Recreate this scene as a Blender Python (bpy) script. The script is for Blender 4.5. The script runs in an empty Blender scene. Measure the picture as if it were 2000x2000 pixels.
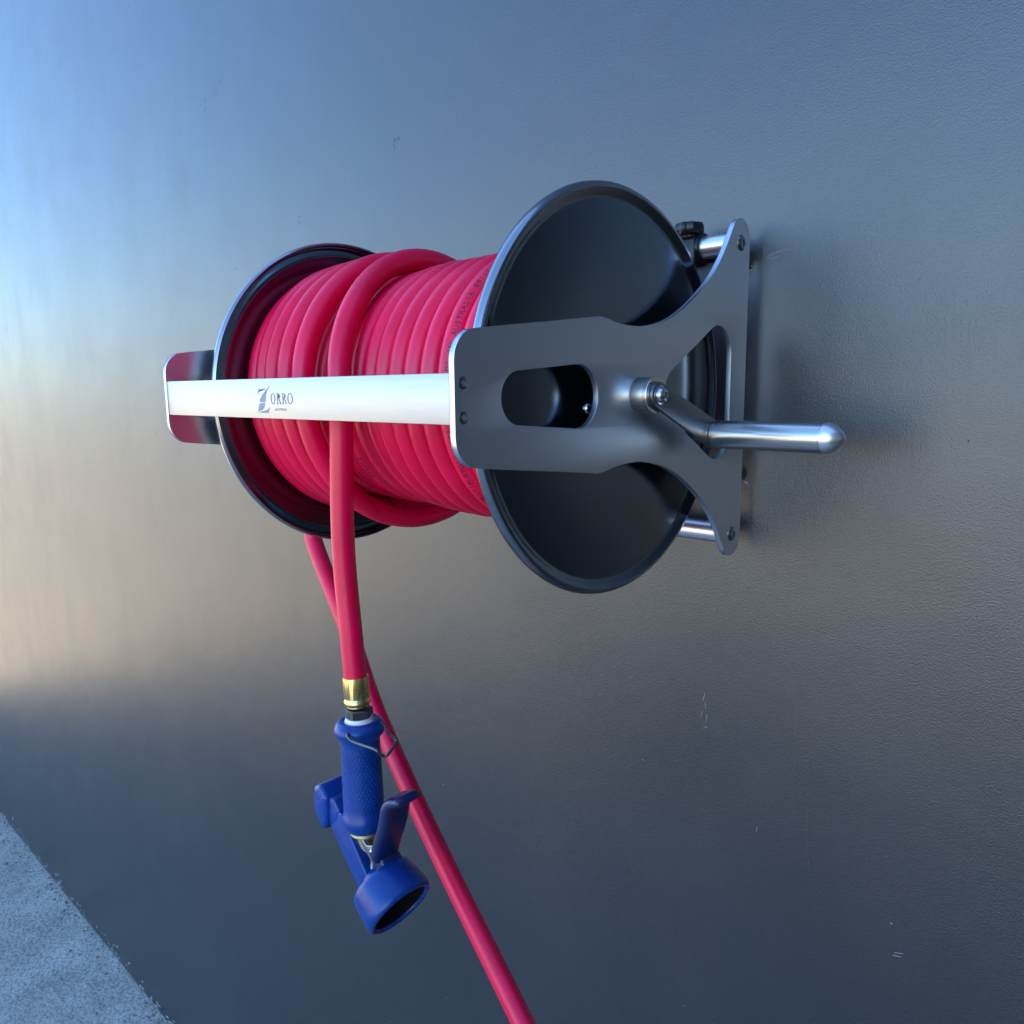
import bpy, bmesh, math, random
import numpy as np
from mathutils import Vector, Matrix, noise

random.seed(7)
S = bpy.context.scene
COL = S.collection
R = math.radians
PI = math.pi

# ------------------------------------------------------------------ camera
AX = -0.21            # the reel's shaft runs along x at this y, z = 0
WALL = 0.028          # face of the wall
GROUND = -2.075
cam_d = bpy.data.cameras.new('camera')
cam = bpy.data.objects.new('camera', cam_d); COL.objects.link(cam)
cam_d.sensor_width = 36; cam_d.lens = 36 * 1524.74 / 2000
cam_d.clip_start = 0.02; cam_d.clip_end = 3000
yaw, pitch, roll = 0.75278, 0.15865, -0.01091
fw = Vector((-math.sin(yaw) * math.cos(pitch), math.cos(yaw) * math.cos(pitch), -math.sin(pitch)))
rt = fw.cross(Vector((0, 0, 1))).normalized(); up = rt.cross(fw)
r2 = math.cos(roll) * rt + math.sin(roll) * up; u2 = -math.sin(roll) * rt + math.cos(roll) * up
cam.matrix_world = Matrix(((r2.x, u2.x, -fw.x, 0.4591), (r2.y, u2.y, -fw.y, -0.8537), (r2.z, u2.z, -fw.z, 0.0089), (0, 0, 0, 1)))
S.camera = cam

# ------------------------------------------------------------------ light
SUN_EL, SUN_AZ = R(30), math.atan2(-0.57, 0.82)          # behind the wall, to the left: the reel hangs in open shade
w = bpy.data.worlds.new('World'); S.world = w; w.use_nodes = True
nt = w.node_tree
sky = nt.nodes.new('ShaderNodeTexSky'); sky.sky_type = 'NISHITA'; sky.sun_disc = False
sky.sun_elevation = SUN_EL; sky.sun_rotation = SUN_AZ
sky.air_density = 1.0; sky.dust_density = 0.3; sky.ozone_density = 6.0
nt.links.new(sky.outputs[0], nt.nodes['Background'].inputs[0])
nt.nodes['Background'].inputs[1].default_value = 0.095
sl = bpy.data.lights.new('sun', 'SUN'); sl.energy = 4.1; sl.angle = R(0.5); sl.color = (1, 0.82, 0.50)
sun = bpy.data.objects.new('sun', sl); COL.objects.link(sun)
sd = Vector((math.sin(SUN_AZ) * math.cos(SUN_EL), math.cos(SUN_AZ) * math.cos(SUN_EL), math.sin(SUN_EL)))
sun.rotation_euler = sd.to_track_quat('Z', 'Y').to_euler(); sun.location = sd * 6
S.view_settings.view_transform = 'Standard'; S.view_settings.look = 'None'
S.view_settings.exposure = 3.15; S.view_settings.gamma = 1
S.render.engine = 'CYCLES'
try:
    S.cycles.use_denoising = True; S.cycles.denoising_input_passes = 'RGB_ALBEDO_NORMAL'; S.cycles.max_bounces = 8; S.cycles.glossy_bounces = 6
    S.cycles.sample_clamp_indirect = 6
except Exception: pass

# ------------------------------------------------------------------ materials
def mat(name, col, rough=0.5, metal=0.0, spec=0.5, **kw):
    m = bpy.data.materials.new(name); m.use_nodes = True
    b = m.node_tree.nodes['Principled BSDF']
    b.inputs['Base Color'].default_value = (*col, 1); b.inputs['Roughness'].default_value = rough
    b.inputs['Metallic'].default_value = metal; b.inputs['Specular IOR Level'].default_value = spec
    for k, v in kw.items(): b.inputs[k].default_value = v
    return m
class NT:
    def __init__(s, m): s.t = m.node_tree; s.b = s.t.nodes['Principled BSDF']
    def n(s, typ, **kw):
        x = s.t.nodes.new(typ)
        for k, v in kw.items():
            if k.startswith('i_'):
                kk = k[2:]; kk = int(kk) if kk.isdigit() else kk.replace('_', ' ')
                x.inputs[kk].default_value = v
            else: setattr(x, k, v)
        return x
    def l(s, a, b): s.t.links.new(a, b)
    def co(s, scale=(1, 1, 1), out='Object', rot=(0, 0, 0)):
        c = s.n('ShaderNodeTexCoord'); mp = s.n('ShaderNodeMapping'); mp.inputs['Scale'].default_value = scale
        mp.inputs['Rotation'].default_value = rot
        s.l(c.outputs[out], mp.inputs[0]); return mp.outputs[0]
    def noise(s, vec, sc, det=2, ro=0.5, dist=0):
        x = s.n('ShaderNodeTexNoise'); x.inputs['Scale'].default_value = sc; x.inputs['Detail'].default_value = det
        x.inputs['Roughness'].default_value = ro; x.inputs['Distortion'].default_value = dist
        s.l(vec, x.inputs['Vector']); return x.outputs[0]
    def ramp(s, f, pts):
        x = s.n('ShaderNodeValToRGB'); e = x.color_ramp.elements
        while len(e) < len(pts): e.new(0.5)
        for k, (p, c) in enumerate(pts): e[k].position = p; e[k].color = (*c, 1) if len(c) == 3 else c
        s.l(f, x.inputs[0]); return x.outputs[0]
    def math(s, op, a, b=None):
        x = s.n('ShaderNodeMath', operation=op)
        for k, v in ((0, a), (1, b)):
            if v is None: continue
            if isinstance(v, (int, float)): x.inputs[k].default_value = v
            else: s.l(v, x.inputs[k])
        return x.outputs[0]
    def bump(s, h, dist, strength=1.0):
        x = s.n('ShaderNodeBump'); x.inputs['Distance'].default_value = dist; x.inputs['Strength'].default_value = strength
        s.l(h, x.inputs['Height']); s.l(x.outputs[0], s.b.inputs['Normal'])

def wall_material():
    m = mat('dark_grey_wall_paint', (0.028, 0.032, 0.038), 0.32, spec=1.0); t = NT(m)
    v = t.co()
    mott = t.noise(v, 2.2, 4, 0.6)
    t.l(t.ramp(mott, [(0.3, (0.0115, 0.013, 0.016)), (0.7, (0.016, 0.018, 0.021))]), t.b.inputs['Base Color'])
    fine = t.noise(v, 500, 2, 0.55, 0.5)                                  # roller stipple
    cell = t.n('ShaderNodeTexVoronoi', feature='SMOOTH_F1'); cell.inputs['Scale'].default_value = 600
    t.l(v, cell.inputs['Vector'])
    br = t.noise(t.co((1.0, 1.0, 0.10), rot=(0, R(28), 0)), 240, 2, 0.5)  # long slanted brush strokes
    msk = t.ramp(t.noise(v, 3.5, 2), [(0.45, (0, 0, 0)), (0.6, (1, 1, 1))])
    broad = t.noise(v, 14, 3, 0.5)
    amp = t.ramp(t.noise(v, 1.7, 3, 0.6), [(0.35, (0.45,) * 3), (0.65, (1.0,) * 3)])        # the stipple is heavier in some patches
    h = t.math('ADD', t.math('MULTIPLY', fine, 1.0), t.math('MULTIPLY', cell.outputs[0], 0.3))
    h = t.math('MULTIPLY', h, amp)
    h = t.math('ADD', h, t.math('MULTIPLY', t.math('MULTIPLY', br, msk), 0.5))
    h = t.math('ADD', h, t.math('MULTIPLY', broad, 1.6))
    h = t.math('ADD', h, t.math('MULTIPLY', t.noise(v, 4, 2, 0.4), 2.0))                    # slow waviness of the render coat
    t.bump(h, 0.00043, 1.0)
    run = t.noise(t.co((1, 1, 0.16), rot=(0, R(6), 0)), 9, 4, 0.6)                           # faint vertical wash marks
    r_ = t.ramp(t.math('ADD', t.math('MULTIPLY', t.noise(v, 5, 5, 0.65), 0.6), t.math('MULTIPLY', run, 0.4)), [(0.32, (0.31,) * 3), (0.5, (0.335,) * 3), (0.68, (0.375,) * 3)])
    t.l(r_, t.b.inputs['Roughness'])
    return m

def concrete_material():
    m = mat('pale_concrete', (0.4, 0.4, 0.4), 0.85, spec=0.3); t = NT(m); v = t.co()
    a = t.noise(v, 5, 6, 0.7); b = t.noise(v, 90, 4, 0.65)
    c = t.ramp(a, [(0.30, (0.28, 0.255, 0.22)), (0.48, (0.43, 0.395, 0.34)), (0.60, (0.50, 0.46, 0.40)), (0.72, (0.57, 0.53, 0.47))])
    d = t.ramp(b, [(0.36, (0.55, 0.55, 0.55)), (0.52, (0.95, 0.95, 0.95)), (0.66, (1, 1, 1))])
    vo = t.n('ShaderNodeTexVoronoi'); vo.inputs['Scale'].default_value = 60; t.l(v, vo.inputs['Vector'])
    e = t.ramp(vo.outputs[0], [(0.10, (0.45, 0.42, 0.38)), (0.2, (1, 1, 1))])
    x = t.n('ShaderNodeMix', data_type='RGBA', blend_type='MULTIPLY'); x.inputs[0].default_value = 1
    t.l(c, x.inputs[6]); t.l(d, x.inputs[7])
    y = t.n('ShaderNodeMix', data_type='RGBA', blend_type='MULTIPLY'); y.inputs[0].default_value = 0.55
    t.l(x.outputs[2], y.inputs[6]); t.l(e, y.inputs[7]); t.l(y.outputs[2], t.b.inputs['Base Color'])
    t.bump(t.math('ADD', a, t.math('MULTIPLY', b, 0.5)), 0.012, 0.9)
    return m

def steel_material(name, col, rough, stretch=(1, 1, 1), amt=0.00003, var=0.06, sc=420):
    m = mat(name, col, rough, 1.0); t = NT(m)
    g = t.noise(t.co(stretch), sc, 3, 0.6)
    t.l(t.ramp(g, [(0.25, (rough - var,) * 3), (0.75, (rough + var,) * 3)]), t.b.inputs['Roughness'])
    if amt: t.bump(g, amt, 1.0)
    return m

def rubber_material(name, c1, c2, rough, sc=30, amt=0.00012, sheen=0.0, spec=0.5):
    m = mat(name, c1, rough, spec=spec); t = NT(m); v = t.co()
    a = t.noise(v, sc, 3, 0.6)
    t.l(t.ramp(a, [(0.35, c1), (0.65, c2)]), t.b.inputs['Base Color'])
    t.l(t.ramp(t.noise(v, sc * 0.6, 4, 0.65), [(0.3, (rough - 0.04,) * 3), (0.7, (rough + 0.08,) * 3)]), t.b.inputs['Roughness'])
    if sheen:
        t.b.inputs['Sheen Weight'].default_value = sheen; t.b.inputs['Sheen Roughness'].default_value = 0.4
    t.bump(t.noise(v, 900, 2, 0.6), amt, 1.0)
    return m

M_WALL = wall_material(); M_CONC = concrete_material()
M_PLATE = steel_material('satin_steel', (0.60, 0.63, 0.68), 0.37, (1, 0.05, 1), 0, 0.006, 300)
M_BAR = steel_material('brushed_steel', (0.46, 0.455, 0.45), 0.46, (0.03, 1, 1), 0.00002, 0.05, 700)
M_FLANGE = steel_material('polished_flange_steel', (0.16, 0.18, 0.205), 0.15, (1, 1, 1), 0, 0.02, 12)
M_STEEL = steel_material('turned_steel', (0.62, 0.575, 0.51), 0.22, (0.04, 1, 1), 0.00001, 0.04, 500)
M_BOLT = mat('bright_bolt_steel', (0.62, 0.62, 0.60), 0.14, 1.0)
M_ALU = steel_material('anodised_tube', (0.82, 0.80, 0.80), 0.34, (0.05, 1, 1), 0.00001, 0.04, 400)
M_BLACKP = mat('black_plastic', (0.006, 0.006, 0.007), 0.26, spec=0.35)
M_DARK = mat('recess_shade', (0.003, 0.003, 0.003), 0.8, spec=0.1)
M_HOSE = rubber_material('red_rubber', (0.66, 0.0, 0.046), (0.76, 0.0, 0.056), 0.30, 18, 0.00010, spec=0.40)
M_INK = mat('black_ink', (0.012, 0.004, 0.02), 0.6)
M_RIM = steel_material('rim_steel', (0.34, 0.35, 0.36), 0.20, (1, 1, 1), 0, 0.02, 60)
M_ARM = steel_material('crank_steel', (0.22, 0.225, 0.24), 0.32, (1, 1, 1), 0, 0.02, 200)
M_BRK = mat('bracket_paint', (0.010, 0.013, 0.022), 0.42)
M_SCREW = mat('dark_screw_steel', (0.30, 0.31, 0.32), 0.22, 1.0)
M_LOGO = mat('etched_logo', (0.15, 0.19, 0.27), 0.45, 0.2)
M_LOGO2 = mat('etched_logo_light', (0.13, 0.14, 0.17), 0.5, 0.2)
M_BRASS = steel_material('brass', (0.72, 0.56, 0.22), 0.28, (1, 1, 0.1), 0.00001, 0.06, 300)
M_BRASS2 = mat('cast_brass', (0.62, 0.52, 0.30), 0.42, 0.85)
M_BLUE = rubber_material('blue_rubber', (0.0, 0.030, 0.175), (0.0, 0.038, 0.22), 0.28, 60, 0.00012, spec=0.42)
M_BLUED = rubber_material('worn_shaded_navy_rubber', (0.005, 0.012, 0.06), (0.007, 0.016, 0.08), 0.33, 60, 0.00012)
M_WHITE = mat('white_plastic', (0.78, 0.76, 0.76), 0.4)
M_NUT = mat('dark_hex_steel', (0.10, 0.105, 0.11), 0.3, 0.8)
M_CHALK = mat('pale_scuff', (0.20, 0.21, 0.22), 0.7)
M_GRIT = mat('grit_stone', (0.20, 0.17, 0.14), 0.85)
M_CHIP = mat('dark_chip', (0.015, 0.014, 0.014), 0.8)

# ------------------------------------------------------------------ helpers
def finish(o, parent=None, mat_=None, ang=35):
    me = o.data
    if mat_ is not None: me.materials.clear(); me.materials.append(mat_)
    for p in me.polygons: p.use_smooth = True
    try: me.set_sharp_from_angle(angle=R(ang))
    except Exception: pass
    COL.objects.link(o)
    if parent is not None: o.parent = parent
    return o
def mesh(name, vs, fs, m=None, parent=None, ang=35):
    me = bpy.data.meshes.new(name); me.from_pydata([tuple(v) for v in vs], [], fs); me.validate(); me.update()
    return finish(bpy.data.objects.new(name, me), parent, m, ang)
def from_bm(name, bm, m=None, parent=None, ang=35):
    bmesh.ops.recalc_face_normals(bm, faces=bm.faces)
    me = bpy.data.meshes.new(name); bm.to_mesh(me); bm.free()
    return finish(bpy.data.objects.new(name, me), parent, m, ang)
def frame(axis):
    a = Vector(axis).normalized(); h = Vector((0, 0, 1)) if abs(a.z) < 0.9 else Vector((0, 1, 0))
    e1 = h.cross(a).normalized(); return a, e1, a.cross(e1)
def lathe(bm, o, axis, prof, n=48, cap0=True, cap1=True, rf=None, ph=0.0):
    """prof: (distance along the axis, radius); rf(k, angle) scales a ring"""
    o = Vector(o); a, e1, e2 = frame(axis); rings = []
    for k, (s, r) in enumerate(prof):
        if r < 1e-6: rings.append([bm.verts.new(o + a * s)]); continue
        ring = []
        for i in range(n):
            t = 2 * PI * i / n + ph; q = r * (rf(k, t) if rf else 1)
            ring.append(bm.verts.new(o + a * s + e1 * (q * math.cos(t)) + e2 * (q * math.sin(t))))
        rings.append(ring)
    for A, B in zip(rings, rings[1:]):
        for i in range(n):
            j = (i + 1) % n
            if len(A) == 1 and len(B) == 1: continue
            if len(A) == 1: bm.faces.new((A[0], B[i], B[j]))
            elif len(B) == 1: bm.faces.new((A[i], A[j], B[0]))
            else: bm.faces.new((A[i], A[j], B[j], B[i]))
    if cap0 and len(rings[0]) > 1: bm.faces.new(rings[0][::-1])
    if cap1 and len(rings[-1]) > 1: bm.faces.new(rings[-1])
def lathe_obj(name, o, axis, prof, m, parent, n=48, ang=35, **kw):
    bm = bmesh.new(); lathe(bm, o, axis, prof, n, **kw); return from_bm(name, bm, m, parent, ang)
def smooth_path(P, per=10):
    P = [Vector(p) for p in P]; out = []
    for i in range(len(P) - 1):
        p0 = P[i - 1] if i else P[0] * 2 - P[1]; p1, p2 = P[i], P[i + 1]
        p3 = P[i + 2] if i + 2 < len(P) else P[-1] * 2 - P[-2]
        for k in range(per):
            t = k / per
            out.append(0.5 * ((2 * p1) + (p2 - p0) * t + (2 * p0 - 5 * p1 + 4 * p2 - p3) * t * t + (3 * p1 - p0 - 3 * p2 + p3) * t ** 3))
    out.append(P[-1]); return out
def tube(bm, P, r, n=20, cap=True, sec=None):
    P = [Vector(p) for p in P]; N = len(P)
    T = [(P[min(i + 1, N - 1)] - P[max(i - 1, 0)]).normalized() for i in range(N)]
    h = Vector((1, 0, 0)) if abs(T[0].x) < 0.8 else Vector((0, 1, 0))
    e = (h - T[0] * h.dot(T[0])).normalized(); rings = []
    for i in range(N):
        e = (e - T[i] * e.dot(T[i])).normalized(); f = T[i].cross(e)
        rr = r(i / (N - 1)) if callable(r) else r
        rings.append([bm.verts.new(P[i] + (e * math.cos(2 * PI * k / n) + f * math.sin(2 * PI * k / n)) * rr) for k in range(n)])
    for A, B in zip(rings, rings[1:]):
        for k in range(n): j = (k + 1) % n; bm.faces.new((A[k], A[j], B[j], B[k]))
    if cap: bm.faces.new(rings[0][::-1]); bm.faces.new(rings[-1])
def tube_obj(name, P, r, m, parent, n=20, ang=50): bm = bmesh.new(); tube(bm, P, r, n); return from_bm(name, bm, m, parent, ang)
def curve_mesh(loops, thick, bev, res=2):
    cu = bpy.data.curves.new('outline', 'CURVE'); cu.dimensions = '2D'; cu.fill_mode = 'BOTH'
    for lp in loops:
        sp = cu.splines.new('POLY'); sp.points.add(len(lp) - 1); sp.use_cyclic_u = True
        for q, (a, b) in zip(sp.points, lp): q.co = (a, b, 0, 1)
    cu.extrude = thick / 2 - bev; cu.bevel_depth = bev; cu.bevel_resolution = res; cu.offset = -bev
    ob = bpy.data.objects.new('outline', cu); COL.objects.link(ob)
    me = bpy.data.meshes.new_from_object(ob.evaluated_get(bpy.context.evaluated_depsgraph_get()))
    bpy.data.objects.remove(ob); bpy.data.curves.remove(cu); return me
def plate(name, loops, thick, bev, fn, m, parent, ang=25):
    """extruded outline; fn maps (u, v, w) to the scene"""
    me = curve_mesh(loops, thick, bev); me.name = name
    for v in me.vertices: v.co = fn(*v.co)
    me.update()
    bm = bmesh.new(); bm.from_mesh(me); bmesh.ops.remove_doubles(bm, verts=bm.verts, dist=1e-6)
    bpy.data.meshes.remove(me)
    return from_bm(name, bm, m, parent, ang)
def rbox(name, lo, hi, bev, m, parent, M=None, seg=3):
    bm = bmesh.new(); bmesh.ops.create_cube(bm, size=1)
    for v in bm.verts: v.co = Vector([lo[k] + (v.co[k] + 0.5) * (hi[k] - lo[k]) for k in range(3)])
    if bev: bmesh.ops.bevel(bm, geom=list(bm.edges), offset=bev, segments=seg, profile=0.5, affect='EDGES')
    if M is not None: bm.transform(M)
    return from_bm(name, bm, m, parent, 40)
def rounded(poly, rad, seg=6):
    out = []; n = len(poly)
    for i in range(n):
        p = Vector(poly[i]); a = Vector(poly[i - 1]) - p; b = Vector(poly[(i + 1) % n]) - p
        r_ = rad[i] if isinstance(rad, (list, tuple)) else rad
        th = a.angle(b); d = min(r_ / math.tan(th / 2), a.length * 0.49, b.length * 0.49)
        p1 = p + a.normalized() * d; p2 = p + b.normalized() * d
        for k in range(seg + 1):
            t = k / seg; out.append(tuple((1 - t) ** 2 * p1 + 2 * t * (1 - t) * p + t * t * p2))
    return out
def spl(P, per=6, closed=False):
    n = len(P); out = []
    for i in range(n if closed else n - 1):
        g = lambda k: Vector(P[k % n]) if closed else Vector(P[max(0, min(n - 1, k))])
        p0, p1, p2, p3 = g(i - 1), g(i), g(i + 1), g(i + 2)
        for k in range(per):
            t = k / per; out.append(tuple(0.5 * ((2 * p1) + (p2 - p0) * t + (2 * p0 - 5 * p1 + 4 * p2 - p3) * t * t + (3 * p1 - p0 - 3 * p2 + p3) * t ** 3)))
    if not closed: out.append(tuple(P[-1]))
    return out
def thing(name, label, cat, loc=(0, 0, 0)):
    o = bpy.data.objects.new(name, None); COL.objects.link(o); o.location = loc; o.empty_display_size = 0.05
    o['label'] = label; o['category'] = cat; return o
def adopt(root):
    """children were modelled in scene coordinates: shift them to the thing's base"""
    L = root.location.copy()
    for ch in root.children:
        ch.location = -L
BOLT_RF = None
def screw(name, o, axis, r, h, parent, m=None, dome=True):
    hexr = r * 0.42
    def rf(k, t):
        if k < 6: return 1
        a = (t % (PI / 3)) - PI / 6; return math.cos(PI / 6) / math.cos(a)
    pr = [(-h * 0.6, r * 0.9), (0, r), (h * 0.25, r), (h * 0.62, r * 0.9), (h * 0.9, r * 0.70), (h, r * 0.50), (h, hexr * 1.15), (h * 0.1, hexr * 1.1), (h * 0.1, 0)]
    return lathe_obj(name, o, axis, pr, m or M_BOLT, parent, 36, rf=rf, ang=30)

# ------------------------------------------------------------------ ground
bm = bmesh.new()
vs = [bm.verts.new((x, y, GROUND)) for x, y in ((-900, 900), (-900, -900), (900, -900), (900, 900))]
bm.faces.new(vs)
g = from_bm('pavement', bm, M_CONC); g['kind'] = 'structure'

# ------------------------------------------------------------------ wall
WR = thing('wall', 'dark grey painted masonry wall with a stippled finish behind the hose reel', 'wall', (-2.0, WALL, GROUND))
bm = bmesh.new()
lo, hi = (-6.2, WALL, GROUND + 0.014), (9, WALL + 0.24, 2.3)
bmesh.ops.create_cube(bm, size=1)
for v in bm.verts: v.co = Vector([lo[k] + (v.co[k] + 0.5) * (hi[k] - lo[k]) for k in range(3)])
from_bm('wall_face', bm, M_WALL, WR)
bm = bmesh.new(); bmesh.ops.create_cube(bm, size=1)
lo, hi = (2.3, -2.7, GROUND + 0.014), (2.54, WALL - 0.0005, 2.298)          # unseen wall added where the steel reflects dark; blocks sky from the right
for v in bm.verts: v.co = Vector([lo[k] + (v.co[k] + 0.5) * (hi[k] - lo[k]) for k in range(3)])
from_bm('added_side_wall', bm, M_WALL, WR)
bm = bmesh.new(); bmesh.ops.create_cube(bm, size=1)
lo, hi = (-6.19, WALL + 0.012, GROUND - 0.02), (9, WALL + 0.23, GROUND + 0.016)
for v in bm.verts: v.co = Vector([lo[k] + (v.co[k] + 0.5) * (hi[k] - lo[k]) for k in range(3)])
from_bm('shadow_gap', bm, M_DARK, WR)  # near-black filler paints in the shade under the wall's foot
rnd = random.Random(3)
def blob(bm, x, z, rx, rz, h, n=9, rot=0.0):
    c, s = math.cos(rot), math.sin(rot)
    top = bm.verts.new((x, WALL - h, z)); ring = []
    for i in range(n):
        t = 2 * PI * i / n; k = rnd.uniform(0.6, 1.25); a, b = rx * k * math.cos(t), rz * k * math.sin(t)
        ring.append(bm.verts.new((x + a * c - b * s, WALL + 0.0003, z + a * s + b * c)))
    for i in range(n): bm.faces.new((top, ring[i], ring[(i + 1) % n]))
light, dark = bmesh.new(), bmesh.new()
for i in range(95):
    x = rnd.uniform(-1.9, 0.55); z = rnd.uniform(-1.5, -0.25) if rnd.random() < 0.85 else rnd.uniform(-0.2, 0.8)
    s = rnd.uniform(0.0005, 0.0015) * (1 + max(0, -x) * 0.5); blob(light, x, z, s, s * rnd.uniform(0.7, 1.8), 0.0006, 7, rnd.uniform(0, 3))
for i in range(36):
    x = rnd.uniform(-2.2, 0.4); z = rnd.uniform(-0.3, 0.95)
    s = rnd.uniform(0.0007, 0.0018) * (1 + max(0, -x) * 0.5); blob(dark, x, z, s, s * rnd.uniform(0.8, 2.2), 0.0004, 7, rnd.uniform(-.6, .6))
for (x, z) in ((-1.28, 0.62), (-1.22, 0.64), (-1.2, 0.655), (-1.28, 0.63), (-0.62, 0.41), (-0.63, 0.412), (-0.93, 0.33)):
    for k in range(3): blob(dark, x + rnd.uniform(-.012, .012), z + rnd.uniform(-.01, .01), 0.0014, 0.006, 0.0004, 7, rnd.uniform(-.5, .1))
o = from_bm('paint_specks', light, M_CHALK, WR); o['kind'] = 'stuff'; o['label'] = 'tiny pale specks'
o = from_bm('dark_chips', dark, M_CHIP, WR); o['kind'] = 'stuff'; o['label'] = 'tiny dark chips'
foot, grit = bmesh.new(), bmesh.new()
for i in range(150):
    x = rnd.uniform(-4.6, -1.5); s = rnd.uniform(0.002, 0.007); blob(foot, x, GROUND + 0.016 + abs(rnd.gauss(0, 0.022)), s * rnd.uniform(1, 3), s, 0.0012, 8, rnd.uniform(-.4, .4))
for i in range(170):
    x = rnd.uniform(-4.6, -1.4); y = WALL - abs(rnd.gauss(0.0, 0.05)) - 0.002; q = rnd.uniform(0.0015, 0.006)
    bmesh.ops.create_icosphere(grit, subdivisions=1, radius=q, matrix=Matrix.Translation((x, y, GROUND + q * 0.3)) @ Matrix.Rotation(i, 4, 'Z') @ Matrix.Diagonal((1.4, 0.9, 0.6, 1)))
o = from_bm('foot_splashes', foot, M_CHALK, WR); o['kind'] = 'stuff'; o['label'] = 'pale splashes along the foot of the wall'
o = from_bm('grit', grit, M_GRIT, None, 10); o['kind'] = 'stuff'; o['label'] = 'loose grit lying along the foot of the wall'; o['category'] = 'grit'
def scuff(name, pts, wd, m, h=0.0004, seed=1):
    """a thin raised flake along a line on the wall"""
    rr = random.Random(seed); bm = bmesh.new(); P = spl(pts, 5); prev = None
    for i, (x, z) in enumerate(P):
        a = Vector(P[min(i + 1, len(P) - 1)]) - Vector(P[max(i - 1, 0)]); a.normalize(); nx, nz = -a.y, a.x
        k = wd * (0.35 + 0.65 * math.sin(PI * (i + 0.5) / len(P))) * rr.uniform(0.6, 1.3)
        row = [bm.verts.new((x + nx * k, WALL + 0.0002, z + nz * k)), bm.verts.new((x, WALL - h, z)), bm.verts.new((x - nx * k, WALL + 0.0002, z - nz * k))]
        if prev:
            for q in (0, 1): bm.faces.new((prev[q], prev[q + 1], row[q + 1], row[q]))
        prev = row
    return from_bm(name, bm, m, WR)
s1 = scuff('paint_scuff', [(0.036, 0.152), (0.041, 0.1545), (0.050, 0.157), (0.060, 0.1585), (0.0655, 0.1575)], 0.0009, M_CHALK)
s1['label'] = 'pale scuff right of the upper plate bolt'
scuff('paint_scuff', [(0.038, 0.1515), (0.046, 0.1512), (0.055, 0.1535), (0.063, 0.157)], 0.0007, M_CHALK, seed=2)
for k, (x, z, l, sl_) in enumerate([(-0.026, -0.402, .012, .2), (-0.022, -0.412, .010, -.1), (-0.029, -0.425, .010, .3), (-0.021, -0.430, .012, .15), (-0.024, -0.438, .006, 1.2), (0.224, -0.640, .010, 1.3), (0.226, -0.636, .010, 1.15), (-0.363, -0.35, .014, .05), (0.055, -0.555, .007, .1)]):
    scuff('paint_scuff', [(x, z), (x + l * math.sin(sl_) * 0.5, z + l * 0.5 * math.cos(sl_)), (x + l * math.sin(sl_), z + l * math.cos(sl_))], 0.0007, M_CHALK, seed=k + 5)
for k, (pts, wd) in enumerate([([(-0.166, 0.45), (-0.168, 0.38), (-0.172, 0.33), (-0.180, 0.25)], 0.0008), ([(-0.150, 0.40), (-0.154, 0.33), (-0.160, 0.27)], 0.0008), ([(0.098, -0.33), (0.099, -0.42), (0.100, -0.50)], 0.0006), ([(0.118, -0.50), (0.120, -0.55), (0.125, -0.58)], 0.0007), ([(-1.22, -0.28), (-1.15, -0.30), (-1.05, -0.315), (-1.0, -0.33)], 0.0035), ([(-1.5, 0.1), (-1.47, -0.3), (-1.50, -0.7)], 0.003)]):
    scuff('paint_ridge', pts, wd, M_WALL, 0.00012, seed=k + 30)
def crumble(x, z, sx, sz, seed):
    rr = random.Random(seed); bm = bmesh.new()
    bmesh.ops.create_icosphere(bm, subdivisions=3, radius=1)
    for v in bm.verts:
        k = 1 + 0.45 * noise.noise(v.co * 2.3 + Vector((seed, 0, 0)))
        v.co = Vector((x + v.co.x * sx * k, WALL + v.co.y * 0.003 * k, z + v.co.z * sz * k))
    return from_bm('broken_plaster', bm, M_CHIP, WR, 20)
crumble(0.0165, 0.152, 0.005, 0.011, 1); crumble(0.0190, -0.098, 0.004, 0.008, 5)
bm = bmesh.new()
for (x, z, s) in ((0.0225, -0.108, 0.0022), (0.0245, -0.1095, 0.0016), (0.020, 0.145, 0.0016), (0.0165, 0.137, 0.0022), (0.0195, 0.140, 0.0018)):
    Mx = Matrix.Translation((x, WALL - 0.0006, z)) @ Matrix.Diagonal((1.5, 0.5, 0.8, 1)) @ Matrix.Rotation(x * 900, 4, 'Y')
    bmesh.ops.create_icosphere(bm, subdivisions=1, radius=s, matrix=Mx)
o = from_bm('plaster_crumbs', bm, M_CHALK, WR, 10); o['kind'] = 'stuff'
adopt(WR)

# ------------------------------------------------------------------ hose reel
REEL = thing('hose_reel', 'wall mounted stainless steel hose reel with two round flanges, side plates and crank handle', 'hose reel', (-0.22, WALL, -0.17))
L = 0.448; PX = 0.0265; TH = 0.006; BARY = -0.4525
half = [(-0.4525, 0.0)] + spl([(-0.4525, 0.028), (-0.4512, 0.0362), (-0.4465, 0.0445), (-0.4390, 0.0505), (-0.4300, 0.0528), (-0.3800, 0.0585)], 5) \
    + spl([(-0.3406, 0.0627), (-0.2850, 0.0690), (-0.2770, 0.0700), (-0.2690, 0.0698), (-0.2615, 0.0688), (-0.2500, 0.0665), (-0.2350, 0.0648), (-0.2200, 0.0643), (-0.2050, 0.0648), (-0.1805, 0.0682),
           (-0.1560, 0.0748), (-0.1310, 0.0858), (-0.1130, 0.0962), (-0.0940, 0.1085), (-0.0770, 0.1215), (-0.0620, 0.1360), (-0.0480, 0.1530), (-0.0380, 0.1680), (-0.0325, 0.1765), (-0.0265, 0.1850), (-0.0195, 0.1900), (-0.0120, 0.1915),
           (-0.0040, 0.1895), (0.0030, 0.1845), (0.0075, 0.1760), (0.0085, 0.1660)], 5) + [(0.0085, 0.10), (0.0085, 0.0)]
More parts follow.
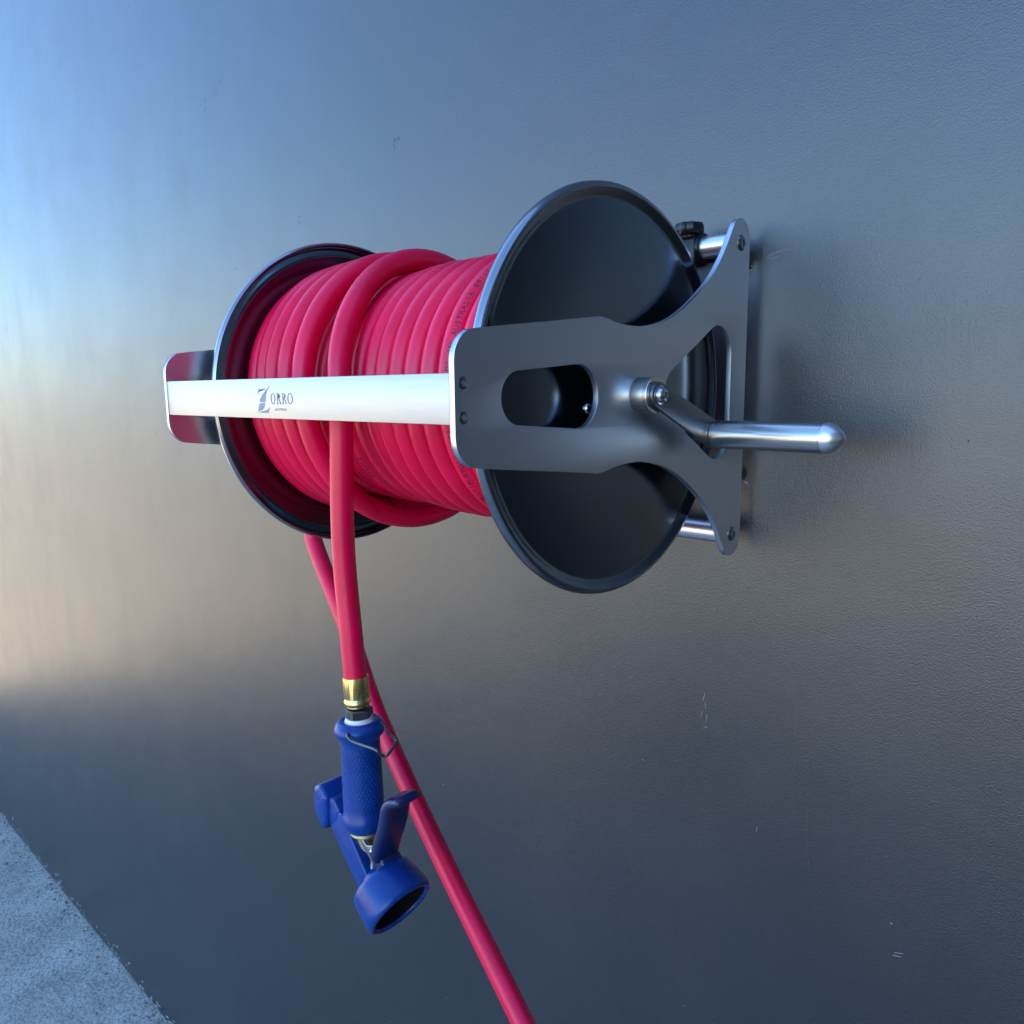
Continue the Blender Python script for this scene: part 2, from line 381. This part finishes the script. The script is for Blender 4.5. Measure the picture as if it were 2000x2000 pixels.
outline = half[:-1] + [half[-1]] + [(a, -b) for a, b in half[-2:0:-1]]
slot = []
for k in range(25): t = PI / 2 + PI * k / 24; slot.append((-0.3805 + 0.0222 * math.cos(t), 0.0222 * math.sin(t)))
for k in range(29): t = -PI / 2 + PI * k / 28; slot.append((-0.3040 + 0.0283 * math.cos(t), 0.0283 * math.sin(t)))
th_ = [(-0.163, 0.0), (-0.1622, 0.0085), (-0.1588, 0.0172), (-0.150, 0.0245), (-0.130, 0.0362), (-0.1033, 0.0508), (-0.0765, 0.0662), (-0.0665, 0.0712), (-0.0585, 0.0732), (-0.0495, 0.0722), (-0.0400, 0.0675), (-0.0320, 0.0600), (-0.0275, 0.0500), (-0.0266, 0.0400), (-0.0265, 0.0150)]
tri = spl(th_ + [(a, -b) for a, b in th_[:0:-1]], 5, True)
def side_plate(x0):
    return plate('side_plate', [outline, slot[::-1], tri[::-1]], TH, 0.0006, lambda u, v, w_: Vector((x0 + w_, u, v)), M_PLATE, REEL)
rp = side_plate(PX - TH / 2); lp = side_plate(-L - PX + TH / 2)
for z in (0.1655, -0.1655): screw('plate_bolt', (PX - 0.0004, -0.0118, z), (1, 0, 0), 0.0088, 0.0030, rp, M_SCREW)
for z in (0.0125, -0.0135): screw('bar_bolt', (PX - 0.0010, -0.4440, z), (1, 0, 0), 0.0058, 0.0016, rp, M_SCREW)
for z in (0.1655, -0.1655): screw('plate_bolt', (-L - PX + 0.0004, -0.0118, z), (-1, 0, 0), 0.0088, 0.0030, lp, M_BOLT)
# front bar with the etched logo
bar = rbox('front_bar', (-L - PX + TH + 0.0001, BARY, -0.0190), (PX - TH - 0.0001, BARY + 0.013, 0.0198), 0.0006, M_BAR, REEL, seg=2)
def flat(name, polys, m, parent, y=BARY - 0.00012):
    bm = bmesh.new()
    for p in polys:
        if isinstance(p, tuple):                       # ring: outer, inner
            A = [bm.verts.new((a, y, b)) for a, b in p[0]]; B = [bm.verts.new((a, y, b)) for a, b in p[1]]
            for i in range(len(A)): j = (i + 1) % len(A); bm.faces.new((A[i], A[j], B[j], B[i]))
        else: bm.faces.new([bm.verts.new((a, y, b)) for a, b in p])
    bmesh.ops.triangulate(bm, faces=bm.faces)
    for f in bm.faces:
        f.normal_update()
        if f.normal.y > 0: f.normal_flip()
    me = bpy.data.meshes.new(name); bm.to_mesh(me); bm.free()
    return finish(bpy.data.objects.new(name, me), parent, m)
quill_up = spl([(-0.2366, 0.0130), (-0.2412, 0.0112), (-0.2462, 0.0082), (-0.2520, 0.0045), (-0.2566, 0.0005), (-0.2590, -0.0022)], 5) + spl([(-0.2575, -0.0030), (-0.2530, -0.0031), (-0.2478, -0.0030), (-0.2466, 0.0015), (-0.2442, 0.0062), (-0.2412, 0.0100)], 5)
quill_dn = spl([(-0.2583, -0.0040), (-0.2604, -0.0075), (-0.2620, -0.0112), (-0.2660, -0.0180)], 5) + spl([(-0.2650, -0.0165), (-0.2617, -0.0126), (-0.2550, -0.0112), (-0.2503, -0.0080), (-0.2480, -0.0040)], 5)
quill_edge = spl([(-0.2592, -0.0030), (-0.2620, -0.0070), (-0.2634, -0.0130), (-0.2630, -0.0128), (-0.2608, -0.0070), (-0.2583, -0.0030)], 3)
ztop = [(-0.2598, 0.0100), (-0.2450, 0.0099), (-0.2485, 0.0086), (-0.2560, 0.0084), (-0.2592, 0.0068), (-0.2617, 0.0028)]
zbot = [(-0.2600, -0.0137), (-0.2560, -0.0123), (-0.2478, -0.0119), (-0.2438, -0.0105), (-0.2400, -0.0072), (-0.2422, -0.0137)]
flat('logo_emblem', [quill_up, quill_dn, ztop, zbot], M_LOGO, bar)
def letter_o(x0, x1, z0, z1, wd):
    cx, cz, a, b = (x0 + x1) / 2, (z0 + z1) / 2, (x1 - x0) / 2, (z1 - z0) / 2
    A = [(cx + a * math.cos(t), cz + b * math.sin(t)) for t in np.linspace(0, 2 * PI, 33)[:-1]]
    B = [(cx + (a - wd) * math.cos(t), cz + (b - wd * 0.45) * math.sin(t)) for t in np.linspace(0, 2 * PI, 33)[:-1]]
    return [(A, B)]
def letter_r(x0, x1, z0, z1, wd):
    H = z1 - z0; W = x1 - x0; s = x0 + W * 0.16; out = []
    out.append([(s, z0), (s + wd, z0), (s + wd, z1), (s, z1)])
    out.append([(x0, z0), (s + wd + W * 0.14, z0), (s + wd + W * 0.14, z0 + wd * 0.4), (x0, z0 + wd * 0.4)])
    out.append([(x0, z1 - wd * 0.4), (s, z1 - wd * 0.4), (s, z1), (x0, z1)])
    cx, cz = s + wd, z1 - H * 0.25
    A = [(cx + W * 0.55 * math.cos(t), cz + H * 0.25 * math.sin(t)) for t in np.linspace(-PI / 2, PI / 2, 15)]
    B = [(cx + (W * 0.55 - wd) * math.cos(t), cz + (H * 0.25 - wd * 0.45) * math.sin(t)) for t in np.linspace(PI / 2, -PI / 2, 15)]
    out.append(A + B)
    out.append([(cx + W * 0.10, z0 + H * 0.52), (cx + W * 0.34, z0 + H * 0.52), (x1 + W * 0.12, z0), (x1 - W * 0.14, z0)])
    return out
flat('logo_lettering', letter_o(-0.2373, -0.2286, -0.0052, 0.0057, 0.0017) + letter_r(-0.2268, -0.2190, -0.0050, 0.0055, 0.0016) + letter_r(-0.2168, -0.2092, -0.0049, 0.0055, 0.0016)
     + letter_o(-0.2070, -0.1974, -0.0050, 0.0057, 0.0017), M_LOGO2, bar)
def text_mesh(txt, size, res=2):
    cu = bpy.data.curves.new('t', 'FONT'); cu.body = txt; cu.size = size; cu.resolution_u = res; cu.align_x = 'CENTER'
    ob = bpy.data.objects.new('t', cu); COL.objects.link(ob)
    me = bpy.data.meshes.new_from_object(ob.evaluated_get(bpy.context.evaluated_depsgraph_get()))
    bpy.data.objects.remove(ob); bpy.data.curves.remove(cu); return me
me = text_mesh('AUSTRALIA', 0.0036)
for v in me.vertices: v.co = Vector((-0.2193 + v.co.x * 1.16, BARY - 0.00012, -0.0112 + v.co.y))
o = bpy.data.objects.new('logo_caption', me); finish(o, bar, M_LOGO2)

# flanges: shallow dished discs with a rolled rim
def flange(x0, s):
    pr = [(0.0, 0.0), (0.0, 0.10), (0.0, 0.1795), (-0.0012, 0.1830), (-0.0016, 0.1850), (-0.0004, 0.1875), (0.0018, 0.1905), (0.0030, 0.1938),
          (-0.0010, 0.1938), (-0.0016, 0.1920), (-0.0030, 0.1880), (-0.0046, 0.1850), (-0.0040, 0.1820), (-0.0030, 0.1790), (-0.0030, 0.0)]
    f = lathe_obj('flange', (x0, AX, 0), (s, 0, 0), pr, M_FLANGE, REEL, 160, ang=60, cap0=False, cap1=False)
    lathe_obj('rolled_rim', (x0, AX, 0), (s, 0, 0), [(-0.0008, 0.1936), (0.0030, 0.1939), (0.0031, 0.1950), (0.0022, 0.1975), (-0.0002, 0.1994), (-0.0036, 0.2000), (-0.0064, 0.1994), (-0.0078, 0.1975), (-0.0070, 0.1960), (-0.0044, 0.1964), (-0.0020, 0.1950)], M_RIM, f, 160, ang=60, cap0=False, cap1=False)
    return f
fr = flange(0.0, 1); fl = flange(-L, -1)
for k in range(4):
    a = R(-166.0 + 90 * k); screw('flange_bolt', (0.0, AX + 0.0493 * math.cos(a), 0.0493 * math.sin(a)), (1, 0, 0), 0.0052, 0.0042, fr, M_BOLT)
lathe_obj('drum', (-L + 0.0031, AX, 0), (1, 0, 0), [(0, 0.085), (L - 0.0062, 0.085)], M_FLANGE, REEL, 64)
# tie tubes
for z in (0.1655, -0.1655):
    lathe_obj('tie_tube', (-L - PX + TH, -0.0118, z), (1, 0, 0), [(0, 0.0126), (L + 2 * PX - 2 * TH, 0.0126)], M_ALU, REEL, 48)
# shaft hub, crank arm, handle
lathe_obj('shaft_hub', (PX, AX, 0), (1, 0, 0), [(0, 0.0168), (0.0008, 0.0173), (0.0150, 0.0173), (0.0154, 0.0167), (0.0160, 0.0167), (0.0164, 0.0176), (0.0190, 0.0178), (0.0196, 0.0174)], M_STEEL, REEL, 64)
hx, hy, hz = 0.0503, -0.104, -0.0424
dirv = Vector((hy - AX, hz)); ln = dirv.length; dirv.normalize(); nv = Vector((-dirv.y, dirv.x))
arm = []
for k in range(21): t = PI / 2 + PI * k / 20; arm.append(Vector((AX, 0)) + dirv * (0.0125 * math.cos(t)) + nv * (0.0125 * math.sin(t)))
for k in range(21): t = -PI / 2 + PI * k / 20; arm.append(Vector((hy, hz)) + dirv * (0.0146 * math.cos(t)) + nv * (0.0146 * math.sin(t)))
crank = plate('crank_arm', [[tuple(a) for a in arm]], 0.0040, 0.0005, lambda u, v, w_: Vector((0.0482 + w_, u, v)), M_ARM, REEL)
lathe_obj('washer', (0.0502, AX, 0), (1, 0, 0), [(0, 0.0092), (0.0008, 0.0092), (0.0010, 0.0088)], M_BOLT, crank, 40)
screw('crank_bolt', (0.0513, AX, 0), (1, 0, 0), 0.0076, 0.0052, crank, M_BOLT)
H0 = 0.0504
hd = lathe_obj('crank_handle', (H0, hy, hz), (1, 0, 0), [(0, 0.0136), (0.0010, 0.0140), (0.0022, 0.0140), (0.0023, 0.0134), (0.0034, 0.0134), (0.0036, 0.0146), (0.0044, 0.0150), (0.1150, 0.0150), (0.1158, 0.0146)], M_STEEL, REEL, 64, ang=25)
lathe_obj('handle_cap', (H0 + 0.1158, hy, hz), (1, 0, 0), [(0, 0.0142), (0.0010, 0.0142), (0.0013, 0.0151), (0.0024, 0.0152)] + [(0.0060, 0.0146), (0.0100, 0.0128), (0.0140, 0.0098), (0.0170, 0.0066), (0.0190, 0.0038), (0.0200, 0.0018)] + [(0.0203, 0)], M_ALU, hd, 64, ang=40)
# clamps, knob and wall brackets
def clamp(x, z, knob):
    c = rbox('clamp', (x - 0.017, -0.0300, z - 0.018), (x + 0.011, WALL, z + 0.0105), 0.003, M_BLACKP, REEL)
    lathe_obj('collar', (x - 0.020, -0.0118, z), (1, 0, 0), [(0, 0.0165), (0.001, 0.0175), (0.026, 0.0175), (0.0265, 0.0160), (0.030, 0.0160), (0.0305, 0.0172), (0.0335, 0.0168), (0.0340, 0.0150)], M_BLACKP, c, 48)
    if knob:
        lathe_obj('knob_stem', (x - 0.003, -0.018, z + 0.003), (0, 0, 1), [(0, 0.009), (0.007, 0.009), (0.009, 0.0115), (0.0115, 0.012)], M_BLACKP, c, 40)
        kb = lathe_obj('clamp_knob', (x - 0.003, -0.018, z + 0.0145), (0, 0, 1), [(0, 0.010), (0.0010, 0.0140), (0.0025, 0.0158), (0.0115, 0.0160), (0.0135, 0.0152), (0.0145, 0.0130), (0.0145, 0.007), (0.0135, 0)], M_BLACKP, REEL, 112,
                       rf=lambda k, t: 1 + 0.07 * math.cos(8 * t), ang=50)
clamp(-0.0330, 0.1655, True); clamp(-0.13, -0.1655, False)
for x in (-0.030,):
    br = plate('wall_bracket', [rounded([(x - 0.026, 0.098), (x + 0.020, 0.098), (x + 0.020, 0.150), (x - 0.026, 0.150)], 0.004)], 0.028, 0.0010, lambda u, v, w_: Vector((u, 0.011 + w_, v)), M_BRK, REEL)
    if x > -0.1: rbox('bracket_pad', (x - 0.027, -0.0055, 0.124), (x + 0.021, -0.0032, 0.1285), 0.0006, M_BLACKP, REEL)
# swivel inlet on the far side of the drum
lathe_obj('swivel_inlet', (-L - PX, AX, 0), (-1, 0, 0), [(-0.03, 0.017), (0.0, 0.017), (0.004, 0.020), (0.016, 0.020), (0.018, 0.015), (0.034, 0.015)], M_BRASS, REEL, 40)
adopt(REEL)

# ------------------------------------------------------------------ the wound hose
RT = 0.0126; ZC = 0.007
keys = [(-0.30, -0.0175, .1320), (0, -0.0255, .1320), (1, -0.050, .1320), (2, -0.0745, .1320), (3, -0.0990, .1320), (4, -0.1245, .1320), (5, -0.1500, .1318), (6, -0.1755, .1318), (7, -0.2000, .1312), (8, -0.2225, .1290), (9, -0.2475, .1265), (10, -0.2730, .1260), (11, -0.298, .1260),
        (12, -0.324, .1260), (13, -0.350, .1255), (14, -0.376, .1255), (15, -0.402, .1260), (16, -0.4300, .1290), (16.5, -0.4345, .1380), (17, -0.4310, .1475), (18, -0.4080, .1495), (19, -0.3840, .1505), (20, -0.3515, .1525), (20.5, -0.332, .1535), (21, -0.3134, .1575),
        (21.25, -0.3020, .1600), (21.5, -0.2900, .1560), (21.75, -0.2760, .1535), (22.0, -0.2400, .1600)]
kt = np.array([k[0] for k in keys]); kx = np.array([k[1] for k in keys]); kr = np.array([k[2] for k in keys])
def interp(t, xs, ys):
    """smooth interpolation through the keys with finite-difference slopes"""
    m = np.gradient(ys, xs); i = np.clip(np.searchsorted(xs, t) - 1, 0, len(xs) - 2); h = xs[i + 1] - xs[i]; s = (t - xs[i]) / h
    return (2 * s ** 3 - 3 * s ** 2 + 1) * ys[i] + (s ** 3 - 2 * s ** 2 + s) * h * m[i] + (-2 * s ** 3 + 3 * s ** 2) * ys[i + 1] + (s ** 3 - s ** 2) * h * m[i + 1]
def ring_pt(t):
    x, r_ = float(interp(np.array(t), kt, kx)), float(interp(np.array(t), kt, kr))
    r_ += 0.0007 * math.sin(t * 5.1) * (1 if t < 8 else 1.5)
    th = 2 * PI * t; return Vector((x, AX - r_ * math.cos(th), ZC - r_ * math.sin(th)))
HOSE = thing('rubber_hose', 'red rubber hose wound round the reel drum, its brass ended tail hanging in front', 'hose', (-0.24, -0.372, -0.335))
T_END = 21.985
N = int((T_END + 0.30) * 88)
path = [ring_pt(-0.30 + (T_END + 0.30) * i / N) for i in range(N + 1)]
tail = smooth_path([path[-1], (-0.2385, -0.3712, -0.0291), (-0.2428, -0.3722, -0.1216), (-0.2427, -0.3722, -0.1843), (-0.2368, -0.372, -0.2554), (-0.2324, -0.372, -0.3085)], 12)
hose = tube_obj('hose_tube', path + tail[1:], RT, M_HOSE, HOSE, 24, 60)

def print_on_hose(name, items, sx, sz, beta0, rs):
    """letters bent onto the tube: items are (character, degrees above the front of the drum, coil number)"""
    vs, fs = [], []
    for ch, phi, n in items:
        me = text_mesh(ch, 1.0, 2)
        if not len(me.vertices): continue
        base = len(vs); P3 = []
        for v in me.vertices:
            u, h = v.co.x * sx, v.co.y * sz
            ph = phi + math.degrees(u / rs); t = n - ph / 360.0
            C = ring_pt(t); rad = Vector((0, C.y - AX, C.z - ZC)).normalized(); b = beta0 - h / RT
            P3.append(C + (rad * math.cos(b) + Vector((1, 0, 0)) * math.sin(b)) * (RT + 0.00016))
        vs += P3
        for p in me.polygons: fs.append([base + i for i in p.vertices])
        bpy.data.meshes.remove(me)
    o = mesh(name, vs, fs, M_INK, HOSE); return o
def run(txt, phi0, n, pitch=2.15): return [(c, phi0 + pitch * i, n) for i, c in enumerate(txt) if c != ' ']
print_on_hose('printed_lettering', run('MULTIPURPOSE', -50.5, 3) + run('HOSE', -22.5, 3), 0.0050 / 0.62, 0.0076, R(34), 0.1445)
print_on_hose('printed_lettering', run('MADE', 3.6, 3) + run('IN', 14.6, 3) + run('AUSTRALIA', 21.6, 3) + run('09/12/14', 43.2, 3), 0.0050 / 0.62, 0.0076, R(44), 0.1445)
print_on_hose('printed_lettering', run('8960CZ', -45, 10, 2.3), 0.0050 / 0.62, 0.0076, R(30), 0.1385)
# brass ferrule
def seg_axis(a, b): a, b = Vector(a), Vector(b); return a, (b - a).normalized(), (b - a).length
fo, fa, fl_ = seg_axis((-0.2324, -0.372, -0.3045), (-0.2295, -0.372, -0.3420))
def ferr(k, t): return 1 + 0.018 * math.cos(6 * t) if 1 <= k <= 3 else 1
lathe_obj('brass_ferrule', fo, fa, [(0, 0.0127), (0.0003, 0.01375), (0.001, 0.0139), (0.0235, 0.0139), (0.0240, 0.0135), (0.0255, 0.0140), (0.0275, 0.0151), (0.0300, 0.0151), (0.0318, 0.0136), (0.0325, 0.0125), (0.034, 0.0125)], M_BRASS, HOSE, 60, rf=ferr, ang=40)
adopt(HOSE)

# ------------------------------------------------------------------ supply hose
SUP = thing('supply_hose', 'single red supply hose running from behind the reel diagonally down past the nozzle', 'hose', (-0.46, -0.222, -0.335))
P = [(-0.506, -0.210, 0.000), (-0.535, -0.206, -0.010), (-0.558, -0.203, -0.060), (-0.568, -0.205, -0.130), (-0.566, -0.206, -0.200), (-0.549, -0.209, -0.236), (-0.460, -0.222, -0.335), (-0.392, -0.228, -0.440), (-0.260, -0.242, -0.574), (-0.082, -0.270, -0.710), (0.12, -0.31, -0.85), (0.40, -0.36, -1.04), (0.75, -0.42, -1.35), (1.0, -0.46, -1.75), (1.15, -0.5, -2.02), (1.45, -0.55, GROUND + 0.016), (2.4, -0.6, GROUND + 0.016)]
tube_obj('hose_tube', smooth_path(P, 16), 0.0130, M_HOSE, SUP, 24, 60)
adopt(SUP)

# ------------------------------------------------------------------ spray nozzle (lies in the plane y = NY)
NY = -0.372
NOZ = thing('spray_nozzle', 'blue rubber covered washdown spray nozzle hanging from the end of the red hose', 'spray nozzle', (-0.226, NY, -0.50))
g0 = Vector((-0.2288, NY, -0.3530)); g1 = Vector((-0.2262, NY, -0.4850)); gax = (g1 - g0).normalized(); GL = (g1 - g0).length
grip = lathe_obj('grip', g0, gax, [(0.004, 0.0150), (0.001, 0.0185), (0.0015, 0.0215), (0.004, 0.0252), (0.008, 0.0276), (0.0125, 0.0280), (0.017, 0.0262), (0.021, 0.0228), (0.024, 0.0214), (0.030, 0.0212), (0.100, 0.0222), (0.108, 0.0226),
                                   (0.112, 0.0240), (0.117, 0.0248), (0.122, 0.0244), (0.127, 0.0225), (0.1305, 0.0190), (0.1310, 0.0150)], M_BLUE, NOZ, 72, ang=60)
a_, e1_, e2_ = frame(gax); bm = bmesh.new()
for i in range(20):
    for k in range(32):
        s = 0.0270 + i * 0.0042; t = 2 * PI * (k + 0.5 * (i % 2)) / 32; rr = 0.0213 + 0.0010 * i / 20
        c_ = g0 + a_ * s + (e1_ * math.cos(t) + e2_ * math.sin(t)) * rr
        nrm = (e1_ * math.cos(t) + e2_ * math.sin(t)); f1 = a_; f2 = nrm.cross(a_); q = 0.00105
        ring = [bm.verts.new(c_ + (f1 * math.cos(z) + f2 * math.sin(z)) * q) for z in (0, PI / 3, 2 * PI / 3, PI, 4 * PI / 3, 5 * PI / 3)]
        tp = bm.verts.new(c_ + nrm * 0.00120)
        for j in range(6): bm.faces.new((ring[j], ring[(j + 1) % 6], tp))
o = from_bm('grip_dimples', bm, M_BLUE, grip, 80); o['kind'] = 'stuff'; o['label'] = 'rows of tiny raised dots'
lathe_obj('white_collar', g0 - gax * 0.0025, gax, [(0.010, 0.0100), (0.0, 0.0105), (0.0, 0.0150), (0.0035, 0.0152), (0.0042, 0.0162), (0.008, 0.0168)], M_WHITE, NOZ, 48, cap0=False, cap1=False)
lathe_obj('hex_nut', g0 - gax * 0.0125, gax, [(0, 0.0128), (0.0012, 0.0150), (0.0085, 0.0150), (0.0100, 0.0135), (0.011, 0.012)], M_NUT, NOZ, 48, rf=lambda k, t: math.cos(PI / 6) / math.cos((t % (PI / 3)) - PI / 6) * 1.06 if 1 <= k <= 2 else 1, ang=20)
# wire catch
wp = smooth_path([(-0.2175, -0.3940, -0.3590), (-0.2135, -0.3985, -0.3605), (-0.2035, -0.3990, -0.3630), (-0.1825, -0.3990, -0.3612), (-0.1633, -0.3990, -0.3594), (-0.1609, -0.3960, -0.3641), (-0.1596, -0.3910, -0.3682), (-0.1584, -0.3875, -0.3672), (-0.1630, -0.3730, -0.3607), (-0.1665, -0.3705, -0.3592), (-0.1870, -0.3640, -0.3606), (-0.1989, -0.3600, -0.3564), (-0.2060, -0.3590, -0.3550)], 6)
tube_obj('wire_catch', wp, 0.00165, M_NUT, NOZ, 12)
# barrel axis
BA = Vector((0.861, 0, -0.509)).normalized(); BC = Vector((-0.166, NY, -0.556)); BN = Vector((BA.z, 0, -BA.x)) * -1    # BN points up and towards +x
def bp(s, n, y=0.0): return BC + BA * s + BN * n + Vector((0, y, 0))
head = lathe_obj('nozzle_head', BC, BA, [(-0.050, 0.0), (-0.050, 0.016), (-0.047, 0.0200), (-0.0430, 0.0230), (-0.0410, 0.0330), (-0.0385, 0.0362), (-0.033, 0.0378), (-0.008, 0.0402), (-0.003, 0.0400), (0.000, 0.0386), (0.0015, 0.0362), (0.001, 0.0338), (-0.002, 0.0328)], M_BLUE, NOZ, 84, ang=60, cap1=False)
lathe_obj('shade_liner', BC, BA, [(-0.0018, 0.0329), (-0.003, 0.0322), (-0.034, 0.0300), (-0.035, 0.0)], M_DARK, head, 64, cap0=False)  # cup interior is blue rubber too; near-black puts its shade into the colour
lathe_obj('spray_tip', BC, BA, [(-0.0350, 0.0120), (-0.026, 0.0105), (-0.024, 0.0085), (-0.030, 0.0060), (-0.031, 0.0)], M_BRASS2, head, 40)
lathe_obj('barrel', BC, BA, [(-0.112, 0.0), (-0.112, 0.0125), (-0.109, 0.0135), (-0.075, 0.0135), (-0.073, 0.0120), (-0.046, 0.0120)], M_BRASS2, NOZ, 40)
lathe_obj('valve_stem', g1 - gax * 0.003, gax, [(0, 0.0165), (0.006, 0.0170), (0.0075, 0.0160), (0.0080, 0.0105), (0.040, 0.0095)], M_BRASS2, NOZ, 40)
def prism(name, poly, y0, y1, bev, m, parent, rad=0.003):
    return plate(name, [rounded(poly, rad)], abs(y1 - y0), bev, lambda u, v, w_: Vector((u, (y0 + y1) / 2 - w_, v)), m, parent, 40)
# rear paddle block, its inner pad and the long rib down to the head
blk = prism('rear_guard', [(-0.2965, -0.4500), (-0.2830, -0.4440), (-0.2700, -0.4560), (-0.2720, -0.4880), (-0.2790, -0.5010), (-0.2880, -0.4935), (-0.2985, -0.4790)], -0.394, -0.350, 0.0055, M_BLUE, NOZ, 0.006)
prism('guard_pad', [(-0.2790, -0.4560), (-0.2610, -0.4570), (-0.2520, -0.4680), (-0.2560, -0.4800), (-0.2660, -0.4900), (-0.2790, -0.4900)], -0.389, -0.355, 0.0030, M_BLUE, NOZ, 0.004)
prism('guard_rib', [(-0.2760, -0.4880), (-0.2690, -0.4790), (-0.2560, -0.4700), (-0.2490, -0.4680), (-0.2440, -0.4760), (-0.2020, -0.5280), (-0.1960, -0.5420), (-0.2150, -0.5560)], -0.3885, -0.3760, 0.0018, M_BLUE, NOZ, 0.003)
prism('guard_rib', [(-0.2760, -0.4880), (-0.2690, -0.4790), (-0.2560, -0.4700), (-0.2490, -0.4680), (-0.2440, -0.4760), (-0.2020, -0.5280), (-0.1960, -0.5420), (-0.2150, -0.5560)], -0.3660, -0.3555, 0.0018, M_BLUED, NOZ, 0.003)  # same rib as the near one, coloured navy to paint the gap's shade
prism('head_neck', [(-0.2060, -0.5280), (-0.1990, -0.5010), (-0.1850, -0.5010), (-0.1690, -0.5220), (-0.1900, -0.5400)], -0.382, -0.356, 0.0030, M_BLUED, NOZ, 0.004)
# lever bracket and pivot
prism('lever_bracket', [(-0.2282, -0.4765), (-0.2242, -0.4775), (-0.2172, -0.4870), (-0.2082, -0.4930), (-0.1972, -0.4885), (-0.1902, -0.4965), (-0.1932, -0.5085), (-0.2022, -0.5075), (-0.2172, -0.4945)], -0.3842, -0.3822, 0.0004, M_STEEL, NOZ, 0.002)
screw('pivot_bolt', (-0.1965, -0.3840, -0.4970), (0, -1, 0), 0.0050, 0.0030, NOZ, M_STEEL)
# trigger: a curved cover with its end curled outwards
bm = bmesh.new()
cl = [Vector((a, NY, b)) for a, b in spl([(-0.1925, -0.5040), (-0.1870, -0.4870), (-0.1790, -0.4680), (-0.1730, -0.4510), (-0.1695, -0.4370), (-0.1655, -0.4285), (-0.1590, -0.4235), (-0.1510, -0.4205), (-0.1450, -0.4160)], 5)]
wid = lambda t: 0.0185 - 0.0025 * max(0, (t - 0.55) / 0.45)
thk = lambda t: 0.0070 if t < 0.5 else 0.0070 - 0.0022 * (t - 0.5) / 0.5
rings = []; NN = len(cl)
for i, p in enumerate(cl):
    T = (cl[min(i + 1, NN - 1)] - cl[max(i - 1, 0)]).normalized(); Nn = Vector((-T.z, 0, T.x)); t = i / (NN - 1); ring = []
    e = 1.0
    if t > 0.93: e = math.sqrt(max(0.05, 1 - ((t - 0.93) / 0.075) ** 2))
    if t < 0.03: e = 0.85
    for k in range(24):
        an = 2 * PI * k / 24; c0, s0 = math.cos(an), math.sin(an)
        cc = math.copysign(abs(c0) ** 0.55, c0); ss = math.copysign(abs(s0) ** 0.75, s0)
        ring.append(bm.verts.new(p + Vector((0, 1, 0)) * (wid(t) * cc * e) + Nn * (thk(t) * ss * e)))
    rings.append(ring)
for A, B in zip(rings, rings[1:]):
    for k in range(24): j = (k + 1) % 24; bm.faces.new((A[k], A[j], B[j], B[k]))
bm.faces.new(rings[0][::-1]); bm.faces.new(rings[-1])
from_bm('trigger', bm, M_BLUED, NOZ, 50)
adopt(NOZ)
